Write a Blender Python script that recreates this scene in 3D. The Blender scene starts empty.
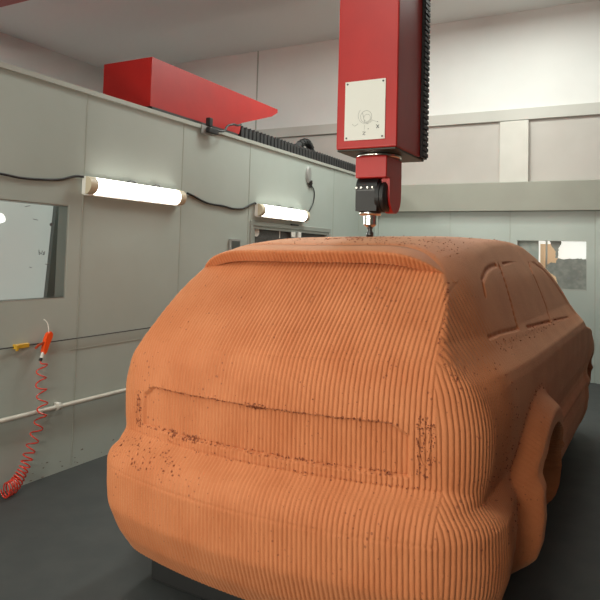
import bpy, bmesh, math, random
import numpy as np
from mathutils import Vector, Matrix
random.seed(7); rng = np.random.default_rng(7)
C = bpy.context.scene.collection
PI = math.pi

# ------------------------------------------------------------------ materials
def mat(name, col, rough=.5, metal=0, emis=None, estr=0, noise=None, bump=None, coat=0, sheen=0, trans=0, spec=None):
    m = bpy.data.materials.new(name); m.use_nodes = True
    nt = m.node_tree; b = nt.nodes['Principled BSDF']
    b.inputs['Base Color'].default_value = (*col, 1); b.inputs['Roughness'].default_value = rough
    b.inputs['Metallic'].default_value = metal
    if coat: b.inputs['Coat Weight'].default_value = coat; b.inputs['Coat Roughness'].default_value = .15
    if sheen: b.inputs['Sheen Weight'].default_value = sheen
    if trans: b.inputs['Transmission Weight'].default_value = trans; b.inputs['IOR'].default_value = 1.45
    if spec is not None: b.inputs['Specular IOR Level'].default_value = spec
    if emis: b.inputs['Emission Color'].default_value = (*emis, 1); b.inputs['Emission Strength'].default_value = estr
    if noise:                                   # (scale, second colour, low, high)
        tc = nt.nodes.new('ShaderNodeTexCoord'); n = nt.nodes.new('ShaderNodeTexNoise')
        n.inputs['Scale'].default_value = noise[0]; n.inputs['Detail'].default_value = 6
        r = nt.nodes.new('ShaderNodeMapRange'); r.inputs[1].default_value = noise[2]; r.inputs[2].default_value = noise[3]
        mx = nt.nodes.new('ShaderNodeMix'); mx.data_type = 'RGBA'
        mx.inputs[6].default_value = (*col, 1); mx.inputs[7].default_value = (*noise[1], 1)
        nt.links.new(tc.outputs['Object'], n.inputs['Vector']); nt.links.new(n.outputs['Fac'], r.inputs[0])
        nt.links.new(r.outputs[0], mx.inputs[0]); nt.links.new(mx.outputs[2], b.inputs['Base Color'])
    if bump:                                    # (scale, strength, distance)
        tc = nt.nodes.new('ShaderNodeTexCoord'); n = nt.nodes.new('ShaderNodeTexNoise')
        n.inputs['Scale'].default_value = bump[0]; n.inputs['Detail'].default_value = 5
        bp = nt.nodes.new('ShaderNodeBump'); bp.inputs['Strength'].default_value = bump[1]; bp.inputs['Distance'].default_value = bump[2]
        nt.links.new(tc.outputs['Object'], n.inputs['Vector']); nt.links.new(n.outputs['Fac'], bp.inputs['Height'])
        nt.links.new(bp.outputs[0], b.inputs['Normal'])
    return m

M = {}
M['wall'] = mat('painted_panel', (.425,.48,.44), .38, noise=(1.3,(.39,.44,.40),.4,.68), bump=(14,.08,.004))
M['wall_dark'] = mat('dark_grey_panel', (.06,.063,.06), .6)
M['wall_pale'] = mat('pale_wall', (.48,.45,.415), .6, noise=(1.5,(.44,.41,.375),.4,.7), bump=(8,.1,.004))
M['post_white'] = mat('white_upright_or_reflection', (.60,.58,.53), .55, noise=(3,(.56,.54,.49),.4,.7))
M['beam'] = mat('beam_paint', (.31,.31,.26), .5, noise=(2,(.285,.285,.24),.4,.7))
M['ledge'] = mat('ledge_paint', (.50,.49,.45), .55, noise=(2,(.46,.45,.41),.4,.7))
M['hall'] = mat('hall_wall', (.72,.72,.70), .7, noise=(1,(.67,.67,.65),.4,.7))
M['ceiling'] = mat('ceiling_white', (.82,.82,.80), .8)
M['floor'] = mat('dark_floor', (.040,.044,.044), .62, noise=(5,(.052,.055,.054),.4,.7), bump=(60,.15,.002))
M['seam'] = mat('panel_seam', (.36,.385,.34), .6)
M['seam_light'] = mat('cap_rail_metal', (.50,.52,.47), .35, metal=.4)
M['alu'] = mat('aluminium_frame', (.36,.38,.35), .4, metal=.35)
M['dark_pane'] = mat('dark_mesh_pane', (.055,.055,.054), .5, noise=(90,(.11,.11,.105),.45,.6))
M['niche'] = mat('niche_board', (.44,.47,.44), .6, emis=(.80,.83,.76), estr=.33, noise=(3,(.39,.42,.40),.4,.7))  # self-glow puts the light of a lit room into the board
M['niche_dark'] = mat('dark_grey_mark', (.22,.235,.23), .5)
M['film'] = mat('peeled_grey_film', (.20,.215,.195), .6, noise=(14,(.28,.29,.26),.4,.65))
M['film_pale'] = mat('pale_green_film', (.26,.30,.27), .6, noise=(9,(.34,.37,.33),.4,.65))
M['peach'] = mat('peach_board', (.85,.55,.33), .7, emis=(.85,.55,.33), estr=.35)  # own glow stands in for lamplight behind the pane
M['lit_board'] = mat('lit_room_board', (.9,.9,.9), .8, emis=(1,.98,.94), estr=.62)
M['white_plastic'] = mat('white_plastic', (.78,.77,.72), .35)
M['cream'] = mat('cream_end_cap', (.62,.55,.40), .45)
M['tube'] = mat('lit_diffuser', (.9,.9,.88), .4, emis=(1,.97,.88), estr=7.5)
M['black'] = mat('black_rubber', (.012,.012,.012), .5)
M['black_metal'] = mat('black_anodised', (.010,.010,.010), .5)
M['bellows'] = mat('bellows_fabric', (.030,.030,.031), .55)
M['red'] = mat('red_enamel', (.44,.012,.009), .42, noise=(6,(.40,.011,.009),.4,.7))
M['dark_under'] = mat('dark_green_steel', (.035,.042,.033), .45, metal=.2)
M['steel'] = mat('turned_steel', (.72,.68,.62), .22, metal=1)
M['dark_steel'] = mat('dark_steel', (.09,.09,.09), .35, metal=.8)
M['plate'] = mat('plate_white', (.74,.74,.68), .4)
M['ink'] = mat('ink_line', (.10,.10,.10), .6)
M['ink_pale'] = mat('pale_ink', (.38,.38,.36), .6)
M['pipe'] = mat('pale_pipe', (.56,.54,.47), .4, noise=(9,(.48,.46,.40),.45,.7))
M['hose'] = mat('red_hose', (.62,.035,.015), .3, coat=.3)
M['gun'] = mat('orange_plastic', (.90,.085,.010), .35)
M['yellow'] = mat('yellow_plastic', (.62,.36,.03), .4)
M['string'] = mat('dark_string', (.035,.028,.025), .6)
M['stain'] = mat('wall_scuff', (.20,.18,.155), .7)
M['chip_dark'] = mat('dark_clay_crumb', (.27,.075,.03), .8)
M['grey_plate'] = mat('grey_cover', (.33,.335,.32), .4, metal=.3)

def clay():
    m = bpy.data.materials.new('milled_clay'); m.use_nodes = True
    nt = m.node_tree; N = nt.nodes.new; L = nt.links.new; b = nt.nodes['Principled BSDF']
    b.inputs['Roughness'].default_value = .7; b.inputs['Specular IOR Level'].default_value = .4
    b.inputs['Sheen Weight'].default_value = .22; b.inputs['Sheen Roughness'].default_value = .5; b.inputs['Sheen Tint'].default_value = (1,.85,.6,1)
    tc = N('ShaderNodeTexCoord')
    n = N('ShaderNodeTexNoise'); n.inputs['Scale'].default_value = 5; n.inputs['Detail'].default_value = 8; L(tc.outputs['Object'], n.inputs['Vector'])
    cr = N('ShaderNodeValToRGB'); e = cr.color_ramp.elements
    e[0].position = .32; e[0].color = (.50,.152,.050,1); e[1].position = .70; e[1].color = (.58,.20,.076,1)
    L(n.outputs['Fac'], cr.inputs['Fac'])
    v = N('ShaderNodeTexVoronoi'); v.inputs['Scale'].default_value = 32; v.inputs['Randomness'].default_value = 1; L(tc.outputs['Object'], v.inputs['Vector'])
    n2 = N('ShaderNodeTexNoise'); n2.inputs['Scale'].default_value = 4.5; n2.inputs['Detail'].default_value = 3; L(tc.outputs['Object'], n2.inputs['Vector'])
    th = N('ShaderNodeMapRange'); th.inputs[1].default_value = .42; th.inputs[2].default_value = .75; th.inputs[3].default_value = .06; th.inputs[4].default_value = .24; L(n2.outputs['Fac'], th.inputs[0])
    lt = N('ShaderNodeMath'); lt.operation = 'SUBTRACT'; L(th.outputs[0], lt.inputs[0]); L(v.outputs['Distance'], lt.inputs[1])
    mr = N('ShaderNodeMapRange'); mr.inputs[1].default_value = 0; mr.inputs[2].default_value = .06; L(lt.outputs[0], mr.inputs[0])
    mm = N('ShaderNodeMath'); mm.operation = 'MULTIPLY'; mm.inputs[1].default_value = .75; L(mr.outputs[0], mm.inputs[0])
    mx = N('ShaderNodeMix'); mx.data_type = 'RGBA'; mx.inputs[7].default_value = (.24,.062,.024,1)
    L(mm.outputs[0], mx.inputs[0]); L(cr.outputs['Color'], mx.inputs[6]); L(mx.outputs[2], b.inputs['Base Color'])
    n3 = N('ShaderNodeTexNoise'); n3.inputs['Scale'].default_value = 130; n3.inputs['Detail'].default_value = 4; L(tc.outputs['Object'], n3.inputs['Vector'])
    bp = N('ShaderNodeBump'); bp.inputs['Strength'].default_value = .6; bp.inputs['Distance'].default_value = .004
    L(n3.outputs['Fac'], bp.inputs['Height']); L(bp.outputs[0], b.inputs['Normal'])
    return m
M['clay'] = clay()

def glass_mat():
    m = bpy.data.materials.new('clear_pane'); m.use_nodes = True
    nt = m.node_tree; nt.nodes.clear(); N = nt.nodes.new
    o = N('ShaderNodeOutputMaterial'); t = N('ShaderNodeBsdfTransparent'); t.inputs[0].default_value = (.93,.95,.94,1)
    g = N('ShaderNodeBsdfGlossy'); g.inputs['Roughness'].default_value = .35
    f = N('ShaderNodeFresnel'); f.inputs['IOR'].default_value = 1.25
    x = N('ShaderNodeMixShader'); nt.links.new(f.outputs[0], x.inputs[0]); nt.links.new(t.outputs[0], x.inputs[1]); nt.links.new(g.outputs[0], x.inputs[2]); nt.links.new(x.outputs[0], o.inputs[0])
    return m
M['glass'] = glass_mat()

# ------------------------------------------------------------------ helpers
def obj(name, bm, m, parent=None, smooth=False):
    me = bpy.data.meshes.new(name)
    if isinstance(bm, bmesh.types.BMesh):
        bmesh.ops.recalc_face_normals(bm, faces=bm.faces[:])
        bm.to_mesh(me); bm.free()
    else:
        me.from_pydata(bm[0], [], bm[1])
    me.materials.append(M[m] if isinstance(m, str) else m)
    if smooth:
        me.polygons.foreach_set('use_smooth', [True]*len(me.polygons))
    o = bpy.data.objects.new(name, me); C.objects.link(o)
    if parent: o.parent = parent
    return o
def tag(o, label, cat, group=None, kind=None):
    o['label'] = label; o['category'] = cat
    if group: o['group'] = group
    if kind: o['kind'] = kind
    return o
def thing(name, label, cat, loc=(0,0,0), rz=0, group=None):
    o = bpy.data.objects.new(name, None); C.objects.link(o); o.location = loc; o.rotation_euler = (0,0,rz)
    return tag(o, label, cat, group)
def struct(name, bm, m, label=None, parent=None):
    o = obj(name, bm, m, parent); o['kind'] = 'structure'
    if label: o['label'] = label
    return o
def nb(): return bmesh.new()
def bx(bm, x0, x1, y0, y1, z0, z1, bev=0):
    t = nb(); bmesh.ops.create_cube(t, size=1)
    for v in t.verts: v.co = Vector(((x0+x1)/2+v.co.x*(x1-x0), (y0+y1)/2+v.co.y*(y1-y0), (z0+z1)/2+v.co.z*(z1-z0)))
    if bev: bmesh.ops.bevel(t, geom=t.edges[:], offset=bev, segments=3, affect='EDGES', profile=.6)
    me = bpy.data.meshes.new('t'); t.to_mesh(me); t.free(); bm.from_mesh(me); bpy.data.meshes.remove(me)
    return bm
def box(*a, **k): return bx(nb(), *a, **k)
def lathe(bm, prof, n=40, axis='Z', loc=(0,0,0)):
    """prof: list of (r, h) ; revolves about the axis"""
    rings = []
    for r, h in prof:
        ring = []
        for i in range(n):
            a = 2*PI*i/n; p = (r*math.cos(a), r*math.sin(a), h)
            if axis == 'X': p = (h, p[0], p[1])
            if axis == 'Y': p = (p[0], h, p[1])
            ring.append(bm.verts.new(Vector(p)+Vector(loc)))
        rings.append(ring)
    for a, b in zip(rings, rings[1:]):
        for i in range(n): bm.faces.new((a[i], a[(i+1)%n], b[(i+1)%n], b[i]))
    bm.faces.new(rings[0]); bm.faces.new(rings[-1])
    return bm
def tube(bm, pts, r, n=10):
    pts = [Vector(p) for p in pts]; rings = []; up = None
    for i, p in enumerate(pts):
        t = (pts[min(i+1, len(pts)-1)]-pts[max(i-1, 0)]).normalized()
        if up is None: up = t.orthogonal().normalized()
        up = (up-t*up.dot(t)).normalized(); s = t.cross(up)
        rr = r[i] if isinstance(r, (list, tuple)) else r
        rings.append([bm.verts.new(p+(up*math.cos(2*PI*k/n)+s*math.sin(2*PI*k/n))*rr) for k in range(n)])
    for a, b in zip(rings, rings[1:]):
        for k in range(n): bm.faces.new((a[k], a[(k+1)%n], b[(k+1)%n], b[k]))
    bm.faces.new(rings[0]); bm.faces.new(rings[-1])
    return bm
def prism(bm, poly, a0, a1, axis='X'):
    """poly of 2-D points extruded between a0 and a1 along the axis"""
    def P(u, v, a): return {'X': (a,u,v), 'Y': (u,a,v), 'Z': (u,v,a)}[axis]
    A = [bm.verts.new(P(u,v,a0)) for u, v in poly]; B = [bm.verts.new(P(u,v,a1)) for u, v in poly]
    n = len(poly); bm.faces.new(A); bm.faces.new(B[::-1])
    for i in range(n): bm.faces.new((A[i], A[(i+1)%n], B[(i+1)%n], B[i]))
    return bm
def bevel(bm, off, seg=3, ang=30):
    e = [e for e in bm.edges if len(e.link_faces) == 2 and e.calc_face_angle(0) > math.radians(ang)]
    bmesh.ops.bevel(bm, geom=e, offset=off, segments=seg, affect='EDGES', profile=.6); return bm
def spline(pts, k=12):
    pts = [Vector(p) for p in pts]; out = []
    P = [pts[0]*2-pts[1]]+pts+[pts[-1]*2-pts[-2]]
    for i in range(1, len(P)-2):
        a, b, c, d = P[i-1:i+3]
        for j in range(k):
            t = j/k
            out.append(.5*((2*b)+(c-a)*t+(2*a-5*b+4*c-d)*t*t+(3*b-a-3*c+d)*t**3))
    out.append(pts[-1]); return out
def holed_wall(bm, ax, pos, th, u0, u1, z0, z1, holes):
    """wall slab at ax=pos..pos+th with rectangular holes (u0,u1,z0,z1)"""
    us = sorted({u0,u1,*[h[0] for h in holes],*[h[1] for h in holes]}); zs = sorted({z0,z1,*[h[2] for h in holes],*[h[3] for h in holes]})
    for a, b in zip(us, us[1:]):
        for c, d in zip(zs, zs[1:]):
            if any(h[0] <= a and b <= h[1] and h[2] <= c and d <= h[3] for h in holes): continue
            p0, p1 = sorted((pos, pos+th))
            if ax == 'X': bx(bm, p0, p1, a, b, c, d)
            else: bx(bm, a, b, p0, p1, c, d)
    return bm

# ------------------------------------------------------------------ room shell
XL, YB, TOP = -3.67, 9.3, 2.77
XR, YR, ZC, XH = 3.6, -3.6, 5.2, -9.5
struct('floor', box(XH-.1, XR+.1, YR-.1, YB+.1, -.1, 0), 'floor')
struct('ceiling', box(XH-.1, XR+.1, YR-.1, YB+1.2, ZC, ZC+.1), 'ceiling')
W1 = (2.10, 3.232, 1.24, 1.918)      # clear window, left wall (y0,y1,z0,z1)
W2 = (5.72, 7.57, 1.20, 1.90)       # dark window, left wall
W3 = (-1.535, -.63, 1.212, 1.885)   # window in the back wall (x0,x1,z0,z1)
struct('wall_left', holed_wall(nb(), 'X', XL, -.10, YR, YB, 0, TOP, [W1, W2]), 'wall')
struct('wall_back', holed_wall(nb(), 'Y', YB, .12, XL, XR, 0, 2.285, [W3]), 'wall')
struct('wall_upper_back', box(XH, XR, YB+.04, YB+.2, 2.285, 3.62), 'wall_pale')
struct('wall_high_back', box(XH, XR, YB+.06, YB+.2, 3.62, ZC), 'hall')
struct('wall_right', box(XR, XR+.1, YR, YB+.2, 0, ZC), 'wall_dark')
struct('wall_rear', box(XH, XR, YR-.1, YR, 0, ZC), 'wall')
struct('wall_far_left', box(XH-.1, XH, YR, YB+.2, 0, ZC), 'hall')
# long steel beam and ledges of the back wall
struct('trim_1', bevel(box(XL+.0, XR, YB-.10, YB+.04, 2.287, 2.70), .012), 'beam', 'grey painted beam running along the back wall')
struct('trim_2', box(XH, XR, YB-.005, YB+.06, 3.60, 3.76), 'ledge', 'pale ledge near the top of the back wall')
struct('trim_3', bevel(box(-1.78, -1.385, YB-.03, YB+.04, 2.70, 3.585), .008), 'post_white', 'short white post standing on the beam of the back wall')
struct('trim_4', box(XL-.115, XL+.02, YR, YB, TOP, TOP+.035), 'seam_light', 'pale green metal cap along the top of the left wall')
struct('trim_5', box(XH, XL-.10, YB-.02, YB+.04, 2.287, 2.70), 'beam', 'grey beam of the hall beyond the left wall')
struct('trim_6', box(XL+.001, XL+.05, YB-.05, YB-.001, 0, 2.28), 'wall', 'corner post between left and back wall')
k = 7
for y in (-1.2, -.05, 1.1, 2.25-1e-3, 3.36, 4.5, 5.62, 7.72, 8.6):
    z1 = TOP
    if 2.2 < y < 2.3: continue
    struct('trim_%d' % k, box(XL, XL+.0035, y-.003, y+.003, .02, z1), 'seam', 'vertical joint of the left wall panels'); k += 1
for x in (-2.49, -1.63, -.53, .6, 1.8):
    z1 = 2.285 if x != -1.63 else 2.285
    struct('trim_%d' % k, box(x-.004, x+.004, YB-.004, YB, 0, z1), 'seam', 'vertical joint of the back wall panels'); k += 1
struct('trim_%d' % k, box(-.50, -.44, YB-.03, YB, 0, 2.20), 'wall', 'upright profile of the back wall'); k += 1
struct('trim_%d' % k, box(XL, XL+.004, 3.3, 8.0, .86, .864), 'seam', 'faint horizontal joint of the left wall'); k += 1
struct('trim_%d' % k, box(-6.02, -6.0, YB+.05, YB+.065, 3.76, ZC), 'seam', 'vertical joint high on the back wall'); k += 1

# ------------------------------------------------------------------ windows
def ring_y(bm, x0, x1, W, t):
    bx(bm, x0, x1, W[0], W[1], W[3]-t, W[3]); bx(bm, x0, x1, W[0], W[1], W[2], W[2]+t)
    bx(bm, x0, x1, W[0], W[0]+t, W[2]+t, W[3]-t); bx(bm, x0, x1, W[1]-t, W[1], W[2]+t, W[3]-t); return bm
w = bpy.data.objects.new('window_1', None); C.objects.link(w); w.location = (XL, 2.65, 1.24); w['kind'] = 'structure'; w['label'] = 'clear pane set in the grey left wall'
def sub(name, bm, m, parent, smooth=False):
    o = obj(name, bm, m, parent, smooth); o.matrix_parent_inverse = Matrix.Translation(-parent.location); return o
sub('window_frame', ring_y(nb(), XL-.10, XL-.004, W1, .008), 'alu', w)
sub('pane', box(XL-.012, XL-.008, W1[0]+.008, W1[1]-.008, W1[2]+.008, W1[3]-.008), 'glass', w)
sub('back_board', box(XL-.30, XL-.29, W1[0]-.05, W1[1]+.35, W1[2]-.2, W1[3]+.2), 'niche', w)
sub('dark_reflection', prism(nb(), [(3.275,1.15),(3.46,1.15),(3.37,1.97),(3.335,1.97)], XL-.285, XL-.25, 'X'), 'niche_dark', w)  # stands in for the dark upright reflection in the pane
sub('white_upright_or_reflection', prism(nb(), [(3.385,1.97),(3.415,1.45),(3.425,1.60),(3.45,1.97)], XL-.249, XL-.235, 'X'), mat('pale_reflection', (.7,.7,.66), .5, emis=(.85,.85,.78), estr=.42), w)  # glowing wedge stands in for the pale tapering reflection
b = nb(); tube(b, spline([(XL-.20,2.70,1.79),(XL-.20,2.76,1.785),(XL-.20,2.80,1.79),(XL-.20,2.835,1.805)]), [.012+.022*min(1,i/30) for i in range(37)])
sub('light_reflection', b, mat('reflection_glow', (.9,.9,.88), .4, emis=(1,.98,.93), estr=1.1), w, True)  # glowing blob stands in for a light fixture reflected in the pane
b = nb()
for pts in ([(2.99,1.59),(2.995,1.555),(3.005,1.565),(2.998,1.575)], [(3.02,1.585),(3.012,1.56),(3.03,1.555),(3.028,1.575)], [(3.04,1.58),(3.035,1.555)], [(2.93,1.80),(2.97,1.795)], [(2.86,1.88),(2.90,1.89)], [(2.92,1.47),(2.94,1.465)], [(3.05,1.49),(3.09,1.485)]):
    tube(b, [(XL-.004, y, z) for y, z in pts], .0022, 6)
lathe(b, [(.012,-.003),(.012,.001)], 16, 'X', (XL-.005, 3.085, 1.77))
sub('pane_marks', b, 'ink', w)

w = bpy.data.objects.new('window_2', None); C.objects.link(w); w.location = (XL, 6.6, 1.2); w['kind'] = 'structure'; w['label'] = 'dark two-part window in aluminium frame on the left wall'
b = nb(); ring_y(b, XL-.06, XL+.015, (W2[0]-.06, W2[1]+.06, W2[2]-.06, W2[3]+.05), .055)
sub('outer_frame', bevel(b, .004, 1), 'alu', w)
b = nb(); ring_y(b, XL-.05, XL+.005, (W2[0], 6.66, W2[2], W2[3]), .035); ring_y(b, XL-.05, XL+.005, (6.66, W2[1], W2[2], W2[3]), .035)
sub('sash', b, 'alu', w)
sub('pane', box(XL-.035, XL-.028, W2[0]+.03, 6.63, W2[2]+.03, W2[3]-.03), 'dark_pane', w)
sub('pane', box(XL-.035, XL-.028, 6.69, W2[1]-.03, W2[2]+.03, W2[3]-.03), 'dark_pane', w)
for y in (6.585, 6.735):
    sub('latch', bevel(box(XL+.005, XL+.03, y-.035, y+.035, 1.80, 1.865), .008), 'white_plastic', w)
b = nb(); lathe(b, [(.055,-.027),(.055,-.022)], 24, 'X', (XL, 5.83, 1.835)); sub('round_sticker', b, 'white_plastic', w)
sub('white_strip', box(XL-.027, XL-.022, 6.33, 6.345, 1.78, 1.865), 'white_plastic', w)
sub('closer', bevel(box(XL+.0, XL+.03, 6.53, 6.70, 1.942, 1.958), .004), 'black', w)

w = bpy.data.objects.new('window_3', None); C.objects.link(w); w.location = (-1.08, YB, 1.21); w['kind'] = 'structure'; w['label'] = 'window with grey peeling film in the back wall'
b = nb(); t = .008
bx(b, W3[0], W3[1], YB, YB+.12, W3[3]-t, W3[3]); bx(b, W3[0], W3[1], YB, YB+.12, W3[2], W3[2]+t); bx(b, W3[0], W3[0]+t, YB, YB+.12, W3[2], W3[3]); bx(b, W3[1]-t, W3[1], YB, YB+.12, W3[2], W3[3])
sub('window_frame', b, 'alu', w)
sub('pane', box(W3[0]+t, W3[1]-t, YB+.05, YB+.056, W3[2]+t, W3[3]-t), 'glass', w)
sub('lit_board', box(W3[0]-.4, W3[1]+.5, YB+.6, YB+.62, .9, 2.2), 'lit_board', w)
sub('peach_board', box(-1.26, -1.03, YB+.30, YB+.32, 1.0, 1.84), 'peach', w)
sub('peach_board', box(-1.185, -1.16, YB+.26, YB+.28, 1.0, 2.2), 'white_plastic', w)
def blob(poly, jag=.008, n=5):
    out = []
    for i, p in enumerate(poly):
        q = poly[(i+1)%len(poly)]
        for j in range(n):
            t = j/n; out.append((p[0]*(1-t)+q[0]*t+random.uniform(-jag,jag)*(j>0), p[1]*(1-t)+q[1]*t+random.uniform(-jag,jag)*(j>0)))
    return out
def film(name, poly, m, y=YB+.046, jag=.008):
    sub(name, prism(nb(), [(min(max(x,W3[0]+.009),W3[1]-.009), min(max(z,W3[2]+.009),W3[3]-.009)) for x, z in blob(poly, jag)], y, y+.003, 'Y'), m, w)
film('grey_film', [(-.63,1.21),(-.63,1.63),(-.75,1.645),(-.90,1.63),(-1.0,1.64),(-1.03,1.57),(-1.09,1.58),(-1.14,1.54),(-1.13,1.47),(-1.08,1.42),(-1.02,1.38),(-1.0,1.30),(-1.0,1.21)], 'film')
film('green_film', [(-1.535,1.885),(-1.25,1.885),(-1.245,1.21),(-1.535,1.21)], 'film_pale', jag=.002)
film('hanging_film', [(-1.10,1.885),(-.955,1.885),(-.965,1.82),(-.995,1.77),(-.99,1.70),(-1.0,1.64),(-1.03,1.64),(-1.025,1.73),(-1.06,1.78),(-1.09,1.83)], 'film')
b = nb()
for x, z, r in ((-.86,1.37,.018),(-.75,1.37,.016),(-.72,1.58,.007),(-.80,1.53,.007),(-.90,1.60,.01)):
    lathe(b, [(r,YB+.043),(r*.9,YB+.0455)], 12, 'Y', (x,0,z))
sub('dark_spots', b, 'niche_dark', w)

# ------------------------------------------------------------------ wall lamps and cables on the left wall
def wall_lamp(label, y0, z, group='strip lights on the left wall'):
    L = 1.115; t = thing('strip_light', label, 'wall light', (XL, y0, z), 0, group)
    p = bevel(box(.003, .045, 0, L, -.068, .068), .006); obj('housing', p, 'white_plastic', t)
    # bowed diffuser profile
    prof = [(.045+.055*math.sin(a), .062*math.cos(a)) for a in np.linspace(0, PI, 17)]
    b = nb(); prism(b, prof, .075, L-.075, 'Y'); obj('diffuser', b, 'tube', t)
    for a, c in ((.0,.075),(L-.075,L)):
        prof2 = [(.045+.058*math.sin(q), .066*math.cos(q)) for q in np.linspace(0, PI, 17)]
        b = nb(); prism(b, prof2, a, c, 'Y'); obj('end_cap', bevel(b, .008, 2, 50), 'cream', t)
    b = nb(); bx(b, .003, .06, .02, L-.02, -.076, -.068); obj('lower_lip', b, 'white_plastic', t)
    for y in (.45*L, .72*L):
        b = nb(); tube(b, [(.02,y-.05,.072),(.03,y-.02,.082),(.03,y+.02,.082),(.02,y+.05,.072)], .006, 8)
        obj('clip', b, 'dark_steel', t)
    return t
wall_lamp('strip light nearest the camera, left of the car', 3.335, 2.08)
wall_lamp('farther strip light above the dark window', 5.735, 2.07)
wall_lamp('strip light on the left wall behind the camera', -.2, 2.08)
wall_lamp('strip light at the rear end of the left wall', -2.4, 2.08)
for i_, x_ in enumerate((-2.6, -.6)):  # unseen warm pair, added to light the car's rear from behind the camera
    t = wall_lamp(('left','right')[i_]+' strip light added on the wall behind the camera', 0, 0, 'added strip lights on the rear wall'); t.location = (x_, YR, 1.9); t.rotation_euler = (0,0,math.radians(90)); t.location.x += .56
    l = bpy.data.lights.new('added_rear_strip', 'AREA'); l.shape = 'RECTANGLE'; l.size = 1.05; l.size_y = .14; l.energy = 78; l.color = (1,.92,.80)
    lo = bpy.data.objects.new('added_rear_strip', l); C.objects.link(lo); lo.location = (x_, YR+.13, 1.9); lo.rotation_euler = (math.radians(90), 0, 0)
X = XL+.012
def cable(name, label, pts, r=.006, m='black', cat='cable', extra=None):
    b = nb(); tube(b, spline(pts), r, 8)
    if extra: extra(b)
    return tag(obj(name, b, m, None, True), label, cat)
cable('power_cable', 'black cable entering the near strip light from the left', [(X,1.6,2.12),(X,2.3,2.085),(X,2.656,2.078),(X,2.80,2.07),(X,2.94,2.076),(X,3.12,2.095),(X,3.26,2.135),(X+.01,3.332,2.14)], .0085)
cable('power_cable', 'black cable sagging between the two strip lights', [(X+.01,4.556,2.135),(X,4.64,2.125),(X,4.80,2.085),(X,4.937,2.067),(X,5.13,2.064),(X,5.32,2.05),(X,5.5,2.065),(X,5.62,2.11),(X,5.72,2.14),(X+.01,5.733,2.13)], .010)
cable('power_cable', 'thin black cable from the far strip light up to oval cover', [(X,6.956,2.11),(X,7.02,2.17),(X,7.10,2.26),(X,7.125,2.37),(X,7.09,2.44),(X,7.01,2.475)], .007)
t = thing('wall_outlet', 'oval grey cable outlet high on the left wall', 'outlet', (XL, 6.95, 2.60))
b = nb(); lathe(b, [(.062,.001),(.062,.02),(.05,.03)], 24, 'X')
for v in b.verts: v.co.z *= 1.7; v.co.y *= .95
obj('cover', b, 'grey_plate', t)
b = nb(); tube(b, [(.02,.03,-.08),(.022,.05,-.12)], [.03,.026], 12); tube(b, [(.022,.05,-.12),(.015,.06,-.16)], [.018,.012], 12); obj('plug', b, 'black', t)
t = thing('junction_box', 'small dark junction box on the wall left of window', 'box', (XL, 5.36, 1.66))
obj('housing', bevel(box(.001,.03,-.09,.09,-.10,.08), .006), 'grey_plate', t)
obj('lid', bevel(box(.0301,.034,-.07,.07,-.08,.06), .003), mat('dark_lid', (.08,.085,.08), .5), t)
# string along the wall with the tag, air gun, coiled hose, pipe
cable('wall_string', 'dark thin wire strung along the left wall', [(XL+.02, 1.2,.938),(XL+.02,2.9,.943),(XL+.02,5,.955),(XL+.02,8,.965)], .0042, 'string', 'wire')
t = thing('wire_clip', 'yellow plastic clip on the wire at the left', 'clip', (XL+.02, 2.865, .943))
obj('sleeve', bevel(box(-.014,.014,-.055,.058,-.0145,.0165), .005), 'yellow', t)
obj('tab', bevel(box(.0145,.022,-.052,-.032,-.026,.012), .003), 'yellow', t)
t = thing('air_gun', 'orange air blow gun hanging on the left wall', 'air gun', (XL+.045, 3.035, .945))
b = nb(); prism(b, [(-.018,-.055),(-.004,-.075),(.012,-.06),(.030,-.01),(.052,.035),(.056,.06),(.040,.078),(.016,.066),(.0,.03)], -.016, .016, 'X'); obj('body', bevel(b, .006), 'gun', t)
b = nb(); prism(b, [(-.003,.012),(-.05,.0),(-.075,-.022),(-.072,-.03),(-.045,-.012),(-.002,-.004)], -.007, .007, 'X'); obj('trigger', bevel(b, .003), mat('dull_red_plastic', (.45,.06,.02), .4), t)
b = nb(); tube(b, [(0,-.006,-.06),(0,-.022,-.098)], .011, 12); obj('connector', b, 'white_plastic', t)
b = nb(); tube(b, [(0,-.022,-.098),(0,-.03,-.116)], .012, 12); obj('coupling', b, 'black', t)
b = nb(); tube(b, spline([(0,.03,.07),(-.005,.03,.105),(-.012,.026,.135),(-.02,.012,.155),(-.03,.008,.16)]), .0028, 6); obj('hanging_wire', b, 'white_plastic', t)
# coil
P = spline([(XL+.047,3.008,.828),(XL+.05,3.02,.79),(XL+.05,3.016,.698),(XL+.05,3.03,.593),(XL+.075,3.019,.494),(XL+.055,3.009,.395),(XL+.055,2.974,.303),(XL+.06,2.939,.225),(XL+.065,2.911,.16),(XL+.08,2.86,.10),(XL+.10,2.80,.062),(XL+.12,2.72,.058)], 60)
cum = [0]
for a, c in zip(P, P[1:]): cum.append(cum[-1]+(c-a).length)
pts = []; N = 1500; tot = cum[-1]; j = 0; ph = 0; 
for i in range(N+1):
    s = tot*i/N
    while j < len(cum)-2 and cum[j+1] < s: j += 1
    f = (s-cum[j])/max(1e-9, cum[j+1]-cum[j]); c = P[j].lerp(P[j+1], f); tg = (P[j+1]-P[j]).normalized()
    pitch = .086 if s < .5 else .086-(.086-.024)*min(1, (s-.5)/.25)
    ph += 2*PI*(tot/N)/pitch
    r = .037*min(1, max(0.05, s/.03))*(1+.2*min(1,max(0,(s-.75)/.1))); side = tg.cross(Vector((1,0,0))).normalized(); nrm = side.cross(tg)
    pts.append(c+side*math.cos(ph)*r*1.0+Vector((1,0,0))*math.sin(ph)*r*.8+Vector((0,0,0)))
b = nb(); tube(b, pts, .0048, 8)
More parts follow.
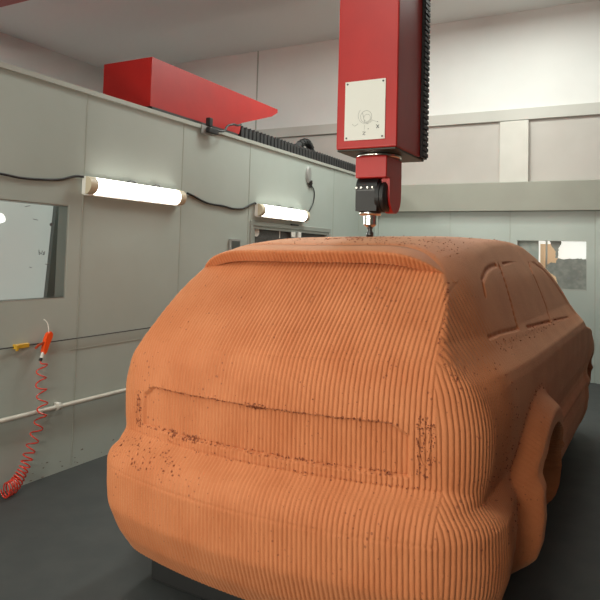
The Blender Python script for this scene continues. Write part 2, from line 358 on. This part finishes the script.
tag(obj('coiled_hose', b, 'hose', None, True), 'red coiled air hose hanging from the gun to the floor', 'hose')
t = thing('wall_pipe', 'pale pipe running low along the left wall', 'pipe', (XL+.045, 3, .483))
b = nb(); tube(b, [(0,-4.0,0),(0,0,0),(0,6.0,0)], .0165, 16); obj('tube', b, 'pipe', t, True)
b = nb(); tube(b, [(0,.15,0),(0,.20,0)], .023, 16); obj('coupling', b, 'pipe', t, True)
for y in (-1.6, .19, 1.95, 3.8):
    obj('bracket', bevel(box(-.043,.004,y-.012,y+.012,-.012,.026), .003), 'white_plastic', t)
# scuffs near the floor (flat stains on the wall paint)
b = nb()
for i in range(34):
    y = random.uniform(3.0, 4.4); z = abs(random.gauss(.03,.035))+.006; s = random.uniform(.003,.010)
    n = random.randint(5,8); ang = [2*PI*q/n for q in range(n)]
    prism(b, [(y+s*random.uniform(.6,1.8)*math.cos(a), z+s*random.uniform(.2,.7)*math.sin(a)) for a in ang], XL, XL+.0012, 'X')
tag(obj('wall_scuffs', b, 'stain'), 'dark scuffs and clay specks along the foot of left wall', 'stain', None, 'stuff')

# ------------------------------------------------------------------ bellows, rail parts, gantry
t = thing('bellows_cover', 'black accordion cover on the rail above the left wall', 'bellows', (XL-.04, 5.52, TOP+.035))
b = nb(); Yl = 3.55; n = 46
for i in range(n):
    y = Yl*i/n; d = Yl/n
    prism(b, [(y,.0),(y+d*.5,.0),(y+d,.0),(y+d,.100),(y+d*.5,.150),(y,.100)], -.16, -.02, 'X')
obj('folds', b, 'bellows', t)
b = nb()
for i in range(n+1):
    y = Yl*i/n; bx(b, -.02, -.012, y-.006, y+.006, .002, .12)
bmesh.ops.remove_doubles(b, verts=b.verts[:], dist=1e-5)
bx(b, -.0205, -.0125, -.006, Yl+.006, .0015, .008)
obj('fold_ribs', b, 'black', t)
t = thing('limit_switch', 'small black sensor with cable on the cap of left wall', 'sensor', (XL, 4.83, TOP+.035))
obj('bracket', bevel(box(.02,.03,-.10,.07,-.085,-.0), .004), 'grey_plate', t)
obj('body', bevel(box(.031,.075,-.04,.11,-.065,-.015), .008), 'black', t)
obj('head', bevel(box(.0,.05,-.01,.045,.0,.085), .01), 'black', t)
b = nb(); tube(b, spline([(.06,.10,-.03),(.07,.20,-.01),(.04,.30,.06),(.03,.42,.10),(.02,.50,.105),(.01,.58,.13)]), .011, 8); obj('lead', b, 'black', t)

g = thing('milling_machine', 'red gantry milling machine with vertical ram and black spindle above car', 'milling machine', (-1.37, 3.45, 0))
def gp(name, bm, m, parent=None, smooth=False):
    o = obj(name, bm, m, parent or g, smooth); o.matrix_parent_inverse = Matrix.Translation(-g.location) if parent is None else Matrix.Identity(4); return o
GI = Matrix.Translation(-g.location)
x0, x1, y0, y1, zb = -1.538, -1.172, 3.25, 3.67, 2.215
b = nb(); bx(b, x0, x1, y0, y1, zb, 4.7, bev=.012); gp('ram', b, 'red')
gp('bottom_plate', bevel(box(x0+.006, x1-.006, y0+.006, y1+.10, zb-.012, zb-.0005), .003, 1), 'dark_under')
b = nb(); bx(b, x1-.05, x1+.012, y1+.001, y1+.10, zb+.0, 4.6); gp('energy_chain', b, 'black')
b = nb()
for i in range(70):
    z = zb+.01+i*.034; bx(b, x1+.0125, x1+.021, y1+.004, y1+.096, z, z+.022); 
gp('chain_links', b, 'black')
b = box(-1.484, -1.240, y0-.006, y0-.0005, 2.262, 2.60); pl = gp('info_plate', b, 'plate')
for x in (-1.470, -1.254):
    for z in (2.276, 2.586):
        b = nb(); lathe(b, [(.0055,y0-.009),(.0055,y0-.0062)], 12, 'Y', (x,0,z)); gp('screw', b, 'dark_steel', pl)
def arc(cx, cz, r, a0, a1, n=24): return [(cx+r*math.cos(a0+(a1-a0)*i/n), y0-.0065, cz+r*math.sin(a0+(a1-a0)*i/n)) for i in range(n+1)]
b = nb()
tube(b, arc(-1.352,2.392,.034,0,2*PI), .0012, 5); tube(b, arc(-1.352,2.40,.048,2.4,5.6), .0010, 5); tube(b, arc(-1.346,2.385,.02,0,2*PI), .0010, 5)
tube(b, [(-1.375,y0-.0065,2.415),(-1.36,y0-.0065,2.36),(-1.34,y0-.0065,2.35)], .0014, 5)
tube(b, [(-1.36,y0-.0065,2.345),(-1.362,y0-.0065,2.315)], .0009, 5); tube(b, [(-1.32,y0-.0065,2.372),(-1.285,y0-.0065,2.358)], .0009, 5)
tube(b, [(-1.436,y0-.0065,2.355),(-1.42,y0-.0065,2.342),(-1.40,y0-.0065,2.355)], .0012, 5)
gp('axis_drawing', b, 'ink_pale', pl)
b = nb()
def zig(pts): tube(b, [(x, y0-.0066, z) for x, z in pts], .0022, 5)
zig([(-1.371,2.306),(-1.355,2.306),(-1.371,2.290),(-1.355,2.290)])           # Z
gp('axis_letter', b, 'ink', pl); b = nb()
zig([(-1.289,2.342),(-1.281,2.332),(-1.273,2.322),(-1.281,2.332),(-1.273,2.342),(-1.281,2.332),(-1.289,2.322)])    # X
gp('axis_letter', b, 'ink', pl)
for q in ((-1.340,2.322),(-1.284,2.358)):
    b = nb(); zig([q, (q[0]+.004, q[1])]); gp('ink_dot', b, 'ink', pl)
b = nb(); lathe(b, [(.125,zb-.034),(.132,zb-.030),(.132,zb-.0125)], 48, 'Z', (-1.352,3.45,0)); gp('swivel_ring', b, 'steel', None, True)
# yoke: neck block with one arm on the right
b = nb(); bx(b, -1.440, -1.250, 3.31, 3.57, 2.055, zb-.034); bevel(b, .010)
yk = gp('yoke', b, 'red')
arm = [(3.35,2.10),(3.37,2.06),(3.37,1.96)]+[(3.468-.098*math.cos(a), 1.965-.105*math.sin(a)) for a in np.linspace(.15, PI-.15, 16)]+[(3.566,1.97),(3.569,2.10)]
b = nb(); prism(b, arm, -1.300, -1.251, 'X'); gp('yoke_arm', bevel(b, .010, 3, 40), 'red', yk)
b = nb(); lathe(b, [(.060,-1.330),(.088,-1.325),(.088,-1.300),(.083,-1.298),(.083,-1.294),(.088,-1.292),(.088,-1.275),(.070,-1.262)], 40, 'X', (0,3.405,1.955)); gp('pivot_disc', b, 'black_metal')
# spindle: rounded head with square body
prof = [(3.335,1.868),(3.475,1.868),(3.475,1.99)]+[(3.405+.070*math.cos(a), 2.0+.070*math.sin(a)) for a in np.linspace(.1, PI-.1, 14)]+[(3.335,1.99)]
b = nb(); prism(b, prof, -1.445, -1.316, 'X'); sp = gp('spindle', bevel(b, .008, 2, 40), 'black_metal')
gp('collar', box(-1.449, -1.314, 3.3365, 3.474, 1.997, 2.007), 'dark_steel', sp)
for x in (-1.438,-1.41,-1.37,-1.34):
    b = nb(); lathe(b, [(.006,3.327),(.006,3.336)], 10, 'Y', (x,0,2.002)); gp('cap_screw', b, 'steel', sp)
b = nb(); bx(b, -1.446, -1.315, 3.333, 3.337, 1.985, 1.990); gp('groove', b, 'dark_steel', sp)
b = nb(); lathe(b, [(.058,1.846),(.064,1.850),(.064,1.868)], 40, 'Z', (-1.380,3.405,0)); gp('spindle_nose', b, 'steel', sp, True)
b = nb(); lathe(b, [(.020,1.778),(.034,1.788),(.038,1.792),(.038,1.845)], 40, 'Z', (-1.380,3.405,0)); gp('chuck', b, 'steel', sp, False)
b = nb(); lathe(b, [(.012,1.722),(.020,1.724),(.021,1.748),(.014,1.752),(.012,1.766),(.016,1.770),(.017,1.779)], 24, 'Z', (-1.380,3.405,0)); gp('cutter', b, 'dark_steel', sp, True)
# carriage on the left rail and cross beam overhead
b = nb(); prism(b, [(4.10,2.85),(5.47,2.85),(5.51,2.975),(6.12,3.17),(6.25,3.24),(6.25,3.28),(4.10,3.28)], XL-.62, XL-.05, 'X'); gp('carriage', bevel(b, .012), 'red')
ox, oy, oz = XL-.04, 0, TOP+.035
pp = spline([(ox-.28,6.0,oz+.05),(ox-.28,6.6,oz+.04),(ox-.28,7.02,oz+.08),(ox-.28,7.28,oz+.24),(ox-.28,7.47,oz+.315),(ox-.28,7.60,oz+.27),(ox-.28,7.66,oz+.15),(ox-.28,7.68,oz+.0)])
b = nb(); tube(b, pp, .045, 10); cc = gp('hose_chain', b, 'bellows')
b = nb()
for i in range(38, len(pp)-2, 4): tube(b, [pp[i]-(pp[i+1]-pp[i])*.8, pp[i]+(pp[i+1]-pp[i])*.8], .052, 10)
gp('chain_links', b, 'black', cc)
gp('rail_scraper', box(XL-.10, XL-.046, 4.12, 5.44, TOP+.0355, 2.849), 'dark_steel')
gp('cross_beam', bevel(box(XH+.05, XR-.3, 3.801, 4.35, 4.2, 4.75), .02), 'red')
gp('saddle', bevel(box(-1.65, -1.05, 3.671, 3.80, 3.9, 4.9), .01), 'dark_steel')
gp('right_carriage', bevel(box(XR-.4, XR-.06, 3.4, 4.7, 0, 4.7), .02), 'red')

# ------------------------------------------------------------------ the clay car
CO = Vector((-1.400, 2.194, 0)); CR = math.radians(-1.634); ROLL = math.radians(-.9)
def tab(pts, sig=.02, lo=None, hi=None):
    xs = np.array([p[0] for p in pts]); ys = np.array([p[1] for p in pts])
    g = np.arange(xs[0]-.3, xs[-1]+.3, .002); v = np.interp(g, xs, ys)
    h = int(4*sig/.002); kx = np.arange(-h, h+1)*.002; kk = np.exp(-.5*(kx/sig)**2); kk /= kk.sum()
    v = np.convolve(np.pad(v, h, mode='edge'), kk, 'valid')
    return lambda q: np.interp(q, g, v)
W0 = tab([(.15,.84),(.30,.90),(.40,.935),(.50,.948),(.62,.94),(.66,.91),(.70,.905),(.80,.93),(.95,.945),(1.08,.945),(1.125,.935),(1.20,.880),(1.27,.838),(1.4,.788),(1.5,.745),(1.6,.683),(1.66,.648),(1.70,.622),(1.8,.55)], .007)
W0a = W0; W0b = tab([(1.15,.92),(1.27,.838),(1.4,.788),(1.5,.745),(1.6,.683),(1.66,.648),(1.70,.622),(1.8,.55)], .035)
def W0(z): return W0a(z)+(W0b(z)-W0a(z))*ss(1.27,1.33,z)
YR0 = tab([(.15,.06),(.30,-.04),(.42,-.085),(.60,-.09),(.65,-.078),(.70,-.045),(.738,.018),(.76,.026),(.98,.028),(1.10,.048),(1.19,.085),(1.28,.17),(1.4,.305),(1.5,.42),(1.6,.53),(1.8,.76)], .012)
ZC0 = tab([(0,1.60),(.45,1.632),(.7,1.682),(1.0,1.713),(1.5,1.736),(2.0,1.742),(2.4,1.735),(2.7,1.715),(3.0,1.64),(3.25,1.53),(3.5,1.38),(3.75,1.16),(3.85,1.10),(4.3,1.04),(4.55,.95),(4.75,.80)], .05)
DR = tab([(0,.115),(.45,.115),(.7,.10),(1.4,.062),(2.0,.035),(2.6,.026),(3.4,.012),(4.5,.010)], .1)
KC = tab([(.2,.26),(.6,.24),(.75,.15),(1.0,.15),(1.12,.09),(1.25,.04),(1.35,.022),(1.8,.02)], .03)
GR = tab([(.2,0),(.90,0),(1.0,.15),(1.14,1),(1.9,1)], .03)
def ss(a, b, x): t = np.clip((x-a)/(b-a), 0, 1); return t*t*(3-2*t)
def smax(a, b, k): h = np.clip(k-np.abs(a-b), 0, None)/k; return np.maximum(a, b)+h*h*k*.25
WCY, WCZ = (1.165, 3.95), .425
def comps(x, y, z):
    ax = np.abs(x)
    T = 1-.03*np.abs((y-2.1)/2.1)**4*np.where(y > 2.1, .45, 1)
    w = W0(z)*T - .045*GR(z)*np.clip((1.3-y)/.8, 0, 1.6)**2
    w = w + .025*np.exp(-((z-.70)/.06)**2)*ss(.75,1.0,y)*(1-ss(1.5,1.7,y))
    w = w - .022*ss(.64,.58,z)*ss(.75,1.0,y)
    w = w + .045*ss(.70,.645,z)*ss(.7,.3,y)
    for cy in WCY:
        rho = np.hypot(y-cy, z-WCZ)
        amp = .092*(1-.6*ss(cy+.2,cy+.6,y)) if cy < 2 else .015
        w = w + amp*ss(.55,.44,rho)*ss(.2,.35,z)
    side = ax-w
    rear = YR0(z)+(.18-.03*ss(1.1,1.4,z))*x*x+.10*np.clip(ax-.6,0,None)**2-y
    yeff = y+.5*x*x*ss(1.8,2.6,y)
    p = 6-1.5*ss(1.2,2.4,y)
    top = z-(ZC0(yeff)-DR(y)*np.minimum(ax/.665,1.10)**p)
    front = y-(4.64-.25*x*x-.25*ss(.75,1.0,z)-.1*ss(.5,.3,z))
    return side, rear, top, front
def F(x, y, z):
    s, r, t, f = comps(x, y, z)
    return smax(smax(smax(s, r, KC(z)), f, .3), t, .045-.02*ss(.5,.8,y))
def cast(o, d):
    lo = np.zeros(o.shape[:-1]); hi = np.full(o.shape[:-1], 3.2)
    for _ in range(26):
        mid = (lo+hi)/2; p = o+d*mid[..., None]; ins = F(p[...,0], p[...,1], p[...,2]) < 0
        lo = np.where(ins, mid, lo); hi = np.where(ins, hi, mid)
    return (lo+hi)/2
# columns: target points round a rectangle
cols = []    # (ox, oy, dx, dy)
YA, YF = 1.0, 3.6
def radial(tx, ty, oy): d = np.array([tx, ty-oy]); d /= np.hypot(*d); cols.append((0, oy, d[0], d[1]))
for x in np.arange(-.95, .95, .0030): radial(x, 0, YA)
for y in np.arange(0, YA, .0032): radial(.95, y, YA)
for y in np.arange(YA, YF, .008): cols.append((0, y, 1, 0))
for y in np.arange(YF, 4.6, .010): radial(.95, y, YF)
for x in np.arange(.95, -.95, -.03): radial(x, 4.6, YF)
for y in np.arange(4.6, YF, -.03): radial(-.95, y, YF)
for y in np.arange(YF, YA, -.03): cols.append((0, y, -1, 0))
for y in np.arange(YA, 0, -.008): radial(-.95, y, YA)
cols = np.array(cols); nc = len(cols)
ZS = .90
lev = [(z, 0.) for z in np.concatenate([np.arange(.22, .74, .005), np.arange(.74, .815, .0018), np.arange(.815, ZS, .0045)])]+[(ZS, math.radians(a)) for a in np.concatenate([np.arange(0, 3.5, .27), np.arange(3.5, 6.2, .11), np.arange(6.2, 60, .27), np.arange(60, 89.7, .9)])]
lev = np.array(lev); nl = len(lev)
o = np.zeros((nl, nc, 3)); d = np.zeros((nl, nc, 3))
o[...,0] = cols[:,0]; o[...,1] = cols[:,1]; o[...,2] = lev[:,0:1]
ce, se = np.cos(lev[:,1:2]), np.sin(lev[:,1:2])
d[...,0] = cols[:,2]*ce; d[...,1] = cols[:,3]*ce; d[...,2] = se
tt = cast(o, d); p = o+d*tt[..., None]
x, y, z = p[...,0], p[...,1], p[...,2]; ax = np.abs(x)
s, r, tp, f = comps(x, y, z)
# --- milling ridges and engraved lines, as a displacement along the ray
dt = np.zeros_like(x)
xb = np.interp(z, [.2,.8,1.13,1.26,1.34,1.5,1.6], [.81,.775,.742,.730,.724,.698,.69])
wr = 1/(1+np.exp(-np.clip((xb-ax)/.0025, -30, 30)))             # 1 = tail face, 0 = flank
wr = wr*ss(-.16, -.08, r)
notop = ss(-.012, -.03, tp)
rid = lambda q, P: np.abs(np.sin(PI*q/P))**.65
jit = .0004*np.sin(z*55+np.floor(x/.0195)*2.4)
dt += wr*notop*(-.0068*(1-rid(x, .0195))+jit)
flank = (1-wr)*notop
low = ss(1.25, 1.12, z)
a1 = flank*low*ss(.72, .45, y); dt += a1*(-.0062*(1-rid(y+.6*(ax-.745), .0225)))
a2 = flank*(1-low)*ss(.85, .55, y); dt += a2*(-.0060*(1-rid(y+.25*(z-1.2), .034)))
rho = np.hypot(y-WCY[0], z-WCZ)
fl = flank*ss(.62,.57,rho)*ss(.40,.44,rho); dt += fl*(-.0022*(1-rid(y*.5+z*.35, .014)))
def seg(pts, yy, zz):
    best = np.full(yy.shape, 9.)
    for (a, b), (c, e) in zip(pts, pts[1:]):
        vx, vz = c-a, e-b; L2 = vx*vx+vz*vz; q = np.clip(((yy-a)*vx+(zz-b)*vz)/L2, 0, 1)
        best = np.minimum(best, np.hypot(yy-a-q*vx, zz-b-q*vz))
    return best
# tailgate recess
pan = np.minimum(np.minimum(.985-z, z-.795), np.minimum(.665-ax, (.665-ax+ (.985-z)*1.6-.07)*.55))
tail = (ax < xb)*1.
jg = .0010*np.sin(x*61)+.0010*np.sin(x*143+1)
dt -= tail*.017*ss(-.001, .005, pan+jg)
dt -= tail*.010*np.exp(-((z-.795-jg)/.0045)**2)*(ax < .66)
dt -= tail*.005*np.exp(-((z-.752)/.006)**2)*(ax < .80)
dt -= tail*.0022*np.exp(-((z-1.19-.03*ax)/.006)**2)
dt -= tail*.003*np.exp(-((z-.60+.2*(ax>.9))/.004)**2)*(ax < .86)
# side windows
rs = (x > 0)*(ax > xb)*1.
q1 = [(.69,1.258),(.86,1.263),(1.155,1.256)]; q2 = [(.86,1.43),(.918,1.500),(1.072,1.545),(1.194,1.563),(1.34,1.572)]; q3 = [(1.414,1.572),(1.353,1.518),(1.299,1.451),(1.255,1.381),(1.21,1.318),(1.179,1.256)]
q4 = [(1.52,1.578),(1.857,1.597),(2.19,1.605)]; q5 = [(2.358,1.600),(2.235,1.522),(2.202,1.42),(2.185,1.306),(2.09,1.221)]; q6 = [(1.371,1.243),(1.725,1.232),(2.05,1.221)]; q7 = [(2.457,1.600),(2.722,1.540),(2.893,1.445),(3.061,1.33),(3.20,1.19)]; q8 = [(2.17,1.216),(2.77,1.194)]
sm = np.sin(y*90)*.5+.5; sm2 = np.sin(z*190+1)*.5+.5
for q, dep, wd, br in ((q1,.009,.006,.3),(q2,.008,.007,.2),(q3,.014,.007,.7),(q4,.007,.006,.5),(q5,.010,.006,.5),(q6,.009,.006,.3),(q7,.006,.007,.2),(q8,.006,.005,.4)):
    dt -= rs*dep*1.35*np.exp(-(seg(q, y, z)/(wd*1.25))**2)*(1-br+br*np.where(q is q3 or q is q5, sm2, sm))
dt -= 0*ss(.0,.012,np.minimum(z-1.262, 1.59-z))*ss(.88,.90,y)*ss(3.2,3.15,y)*ss(0,.02,(y-.86)-(z-1.41)*.8)*.7
# chatter under the windows
ch = np.sin(y*110+3*np.sin(z*40))*np.sin(y*37+1); dt -= rs*.005*ss(.45,.95,ch)*np.exp(-((z-1.215+.02*(y-1))/.025)**2)*ss(.6,.8,y)
# torn clay at the lower right of the tailgate
tear = np.sin(z*160+7*np.sin(x*90))*np.sin(z*57+x*80)
dt -= (x > 0)*.010*ss(.25,.8,tear)*.6*np.exp(-((x-.705)/.014)**2)*ss(.80,.84,z)*ss(1.02,.98,z)
dt -= (x > 0)*.007*ss(.3,.8,tear)*.6*np.exp(-((x-.738)/.012)**2)*ss(.84,.87,z)*ss(.99,.95,z)
dt -= (x < 0)*.008*ss(.3,.8,tear)*np.exp(-((x+.72)/.02)**2)*ss(.78,.82,z)*ss(.96,.93,z)
p = p+d*dt[..., None]
# wheel wells pushed in
for cy in WCY:
    rho = np.hypot(p[...,1]-cy, p[...,2]-WCZ)
    inn = ss(.385, .375, rho)*(np.abs(p[...,0]) > .5)
    p[...,0] -= np.sign(p[...,0])*inn*.42
verts = p.reshape(-1, 3)
ii, jj = np.meshgrid(np.arange(nl-1), np.arange(nc), indexing='ij'); jn = (jj+1) % nc
quads = np.stack([ii*nc+jj, ii*nc+jn, (ii+1)*nc+jn, (ii+1)*nc+jj], -1).reshape(-1, 4)
me = bpy.data.meshes.new('body'); nq = len(quads)
me.vertices.add(len(verts)); me.vertices.foreach_set('co', verts.ravel())
me.loops.add(nq*4); me.loops.foreach_set('vertex_index', quads.ravel().astype(np.int32))
me.polygons.add(nq); me.polygons.foreach_set('loop_start', np.arange(0, nq*4, 4, dtype=np.int32))
me.polygons.foreach_set('use_smooth', np.ones(nq, bool)); me.update(calc_edges=True); me.validate()
me.materials.append(M['clay'])
car = thing('clay_car', 'full-size orange clay car model with milled ridges', 'car model', CO, CR)
car.rotation_euler = (0, ROLL, CR)
body = bpy.data.objects.new('body', me); C.objects.link(body); body.parent = car
# --- roof spoiler lip
xs = np.arange(-.699, .6991, .003); V = []; nprof = None
for xx in xs:
    a = min(abs(xx), .701); th = max(0, 1-(a/.702)**9)
    yg = float(YR0(1.57)+.15*xx*xx)
    yl = .425+.14*xx*xx+ 0; yl = yl*th+(yg+.01)*(1-th)
    rz = lambda yy: float(ZC0(yy)-DR(yy)*(a/.665)**6)
    zt = rz(yl)-.012*(1-th); hgt = .050*th+.004; k_ = .0065*(1-abs(math.sin(PI*xx/.0195))**.75)
    pr = [(yl+.22, rz(yl+.22)-.006-.07*(a/.69)**8), (yl+.12, rz(yl+.12)+.0005-.045*(a/.69)**8), (yl+.05, rz(yl+.05)+.001-.02*(a/.69)**8), (yl+.015, zt+.001-.004*(a/.69)**8), (yl+.004, zt-.003), (yl+k_, zt-.009)]
    for q in np.linspace(.25, 1, 6): pr.append((yl+k_+.034*q, zt-.009-(hgt-.009)*q))
    k2 = .006*(1-abs(math.sin(PI*xx/.0195+1))**.75)
    pr += [(yl+.038+k2, zt-hgt-.004+k2), (yl+.052, zt-hgt-.001), (yl+.085, zt-hgt+.004), (yl+.22, zt-hgt-.02)]
    nprof = len(pr); V += [(xx, q[0], q[1]) for q in pr]
Fc = []
for i in range(len(xs)-1):
    for j in range(nprof-1): a = i*nprof+j; Fc.append((a, a+1, a+nprof+1, a+nprof))
    Fc.append((i*nprof+nprof-1, i*nprof, (i+1)*nprof, (i+1)*nprof+nprof-1))
Fc.append(tuple(range(nprof))); Fc.append(tuple((len(xs)-1)*nprof+j for j in range(nprof)))
sp_ = obj('roof_spoiler', (V, Fc), 'clay', car, True)
# --- clay crumbs lying on ledges and clinging to edges
vx, vy, vz = verts.T; R0 = rng.random(len(verts)); tailv = tail.ravel(); cen = []
def pick(mask, n, smin, smax_):
    idx = np.flatnonzero(mask)
    if len(idx) == 0: return
    for q in rng.choice(idx, n): cen.append((*verts[q], rng.uniform(smin, smax_)))
T_ = tailv > .5; rr = r.ravel(); ssd = s.ravel(); tpv = tp.ravel()
pick(T_ & (abs(vz-.983) < .006) & (abs(vx) < .62), 170, .0015, .005)
pick(T_ & (abs(vz-.797) < .008) & (abs(vx) < .64), 130, .0015, .005)
pick(T_ & (abs(vz-.797) < .012) & (abs(vx+.33) < .05), 60, .002, .0055)
pick(T_ & (abs(vz-.983) < .012) & (abs(vx-.02) < .05), 45, .002, .0055)
pick(T_ & (abs(vz-.797) < .012) & (abs(vx+.45) < .03), 30, .002, .0055)
pick(T_ & (abs(vz-.755) < .01) & (abs(vx) < .7), 90, .0015, .004)
pick(T_ & (vz > .64) & (vz < .74) & (vx < -.3), 110, .0015, .005)
pick((abs(vx-.705) < .02) & (vz > .80) & (vz < 1.02) & (vy < .5), 70, .0015, .005)
pick((abs(vx-.738) < .015) & (vz > .84) & (vz < .99) & (vy < .5), 45, .0015, .0045)
pick((abs(vx+.70) < .02) & (vz > .78) & (vz < .96) & (vy < .5), 70, .002, .005)
pick((vx > .6) & (vz > 1.1) & (vz < 1.5) & (abs(rr-ssd) < .02) & (vy < .8), 60, .0015, .005)
pick((vx > .7) & (vz > .55) & (vz < 1.2) & (vy < .7) & (ssd > rr), 170, .0012, .0045)
pick((vx > .5) & (vz > 1.19) & (vz < 1.235) & (vy > .7) & (vy < 2.6), 80, .0015, .005)
rf = (tpv > -.004) & (vz > 1.6)
pick(rf & (vy < 2.2), 420, .0012, .0042)
pick(T_ & (vz > .6) & (vz < 1.55) & (abs(vx) < .75), 320, .0010, .0034)
rho_ = np.hypot(vy-WCY[0], vz-WCZ); pick((vx > .8) & (abs(rho_-.55) < .012) & (vz > .5) & (vy < 1.3), 110, .0012, .0045)
V = []; Fc = []
base = np.array([(1,0,0),(-1,0,0),(0,1,0),(0,-1,0),(0,0,1),(0,0,-1)], float); fo = [(0,2,4),(2,1,4),(1,3,4),(3,0,4),(2,0,5),(1,2,5),(3,1,5),(0,3,5)]
for cx, cy, cz, sz in cen:
    q = base*rng.uniform(.5, 1.6, (6,1))*sz; q[:,rng.integers(3)] *= rng.uniform(1, 1.9)
    n0 = len(V); V += [tuple(v) for v in (q+[cx, cy, cz])]; Fc += [tuple(n0+i for i in ff) for ff in fo]
cr_ = obj('clay_crumbs', (V, Fc), 'chip_dark'); cr_.location = CO; cr_.rotation_euler = (0,ROLL,CR)
tag(cr_, 'loose dark clay crumbs stuck all over the orange car model', 'clay crumbs', None, 'stuff')
# stand
t = thing('model_stand', 'dark steel plinth under the clay car', 'stand', CO, CR)
obj('plinth', bevel(box(-.72,.72,.25,4.3,.0,.205), .01), 'dark_steel', t)

# ------------------------------------------------------------------ lights
def area(name, loc, rot, sx, sy, e, col=(.94,1,.93)):
    l = bpy.data.lights.new(name, 'AREA'); l.shape = 'RECTANGLE'; l.size = sx; l.size_y = sy; l.energy = e; l.color = col
    o = bpy.data.objects.new(name, l); C.objects.link(o); o.location = loc; o.rotation_euler = rot; return o
def ceiling_lamp(x, y, sx, sy, e, label):
    t = thing('ceiling_light', label, 'ceiling light', (x, y, ZC-.10), 0, 'ceiling lights')
    obj('housing', bevel(box(-sx/2-.04, sx/2+.04, -sy/2-.04, sy/2+.04, .0, .0995), .01), 'white_plastic', t)
    obj('diffuser', box(-sx/2, sx/2, -sy/2, sy/2, -.012, -.0005), mat('ceiling_diffuser', (.9,.9,.9), .5, emis=(1,.96,.88), estr=2), t)
    area('ceiling_lamp_light', (x, y, ZC-.125), (0,0,0), sx, sy, e)
ceiling_lamp(-2.2, -.4, .5, 1.8, 60, 'ceiling light over the left side behind the camera')
ceiling_lamp(-2.6, 6.3, .5, 1.8, 75, 'ceiling light over the front of the car, left')
ceiling_lamp(-1.2, 7.6, 1.8, .5, 60, 'ceiling light over the middle of the back wall')
ceiling_lamp(-6.5, 4.5, .5, 1.8, 160, 'ceiling light beyond the left wall')
# fluorescent strips give their light into the room
for y, e in ((3.945, 9), (6.345, 9), (.41, 16), (-1.79, 20)):
    area('strip_light_glow', (XL+.125, y, 2.08), (0, math.radians(-90), 0), .12, 1.05, e, (.97,1,.93))

wd = bpy.data.worlds.new('World'); bpy.context.scene.world = wd; wd.use_nodes = True
wd.node_tree.nodes['Background'].inputs[0].default_value = (.5,.5,.5,1); wd.node_tree.nodes['Background'].inputs[1].default_value = .3

# ------------------------------------------------------------------ camera
yaw, pit, rol = math.radians(28.43), math.radians(3.008), math.radians(1.57)
w_ = Vector((-math.sin(yaw)*math.cos(pit), math.cos(yaw)*math.cos(pit), math.sin(pit))); r_ = Vector((math.cos(yaw), math.sin(yaw), 0)); u_ = r_.cross(w_)
r2 = r_*math.cos(rol)+u_*math.sin(rol); u2 = u_*math.cos(rol)-r_*math.sin(rol)
cd = bpy.data.cameras.new('camera'); cam = bpy.data.objects.new('camera', cd); C.objects.link(cam)
mw = Matrix(((r2.x,u2.x,-w_.x,0),(r2.y,u2.y,-w_.y,0),(r2.z,u2.z,-w_.z,1.62),(0,0,0,1))); cam.matrix_world = mw
cd.sensor_width = 36; cd.lens = 36*629.2/600; cd.shift_y = (219.5-300)/600; cd.clip_start = .02
sc = bpy.context.scene; sc.camera = cam
sc.view_settings.view_transform = 'Standard'; sc.view_settings.look = 'None'; sc.view_settings.gamma = 1; sc.view_settings.exposure = .35
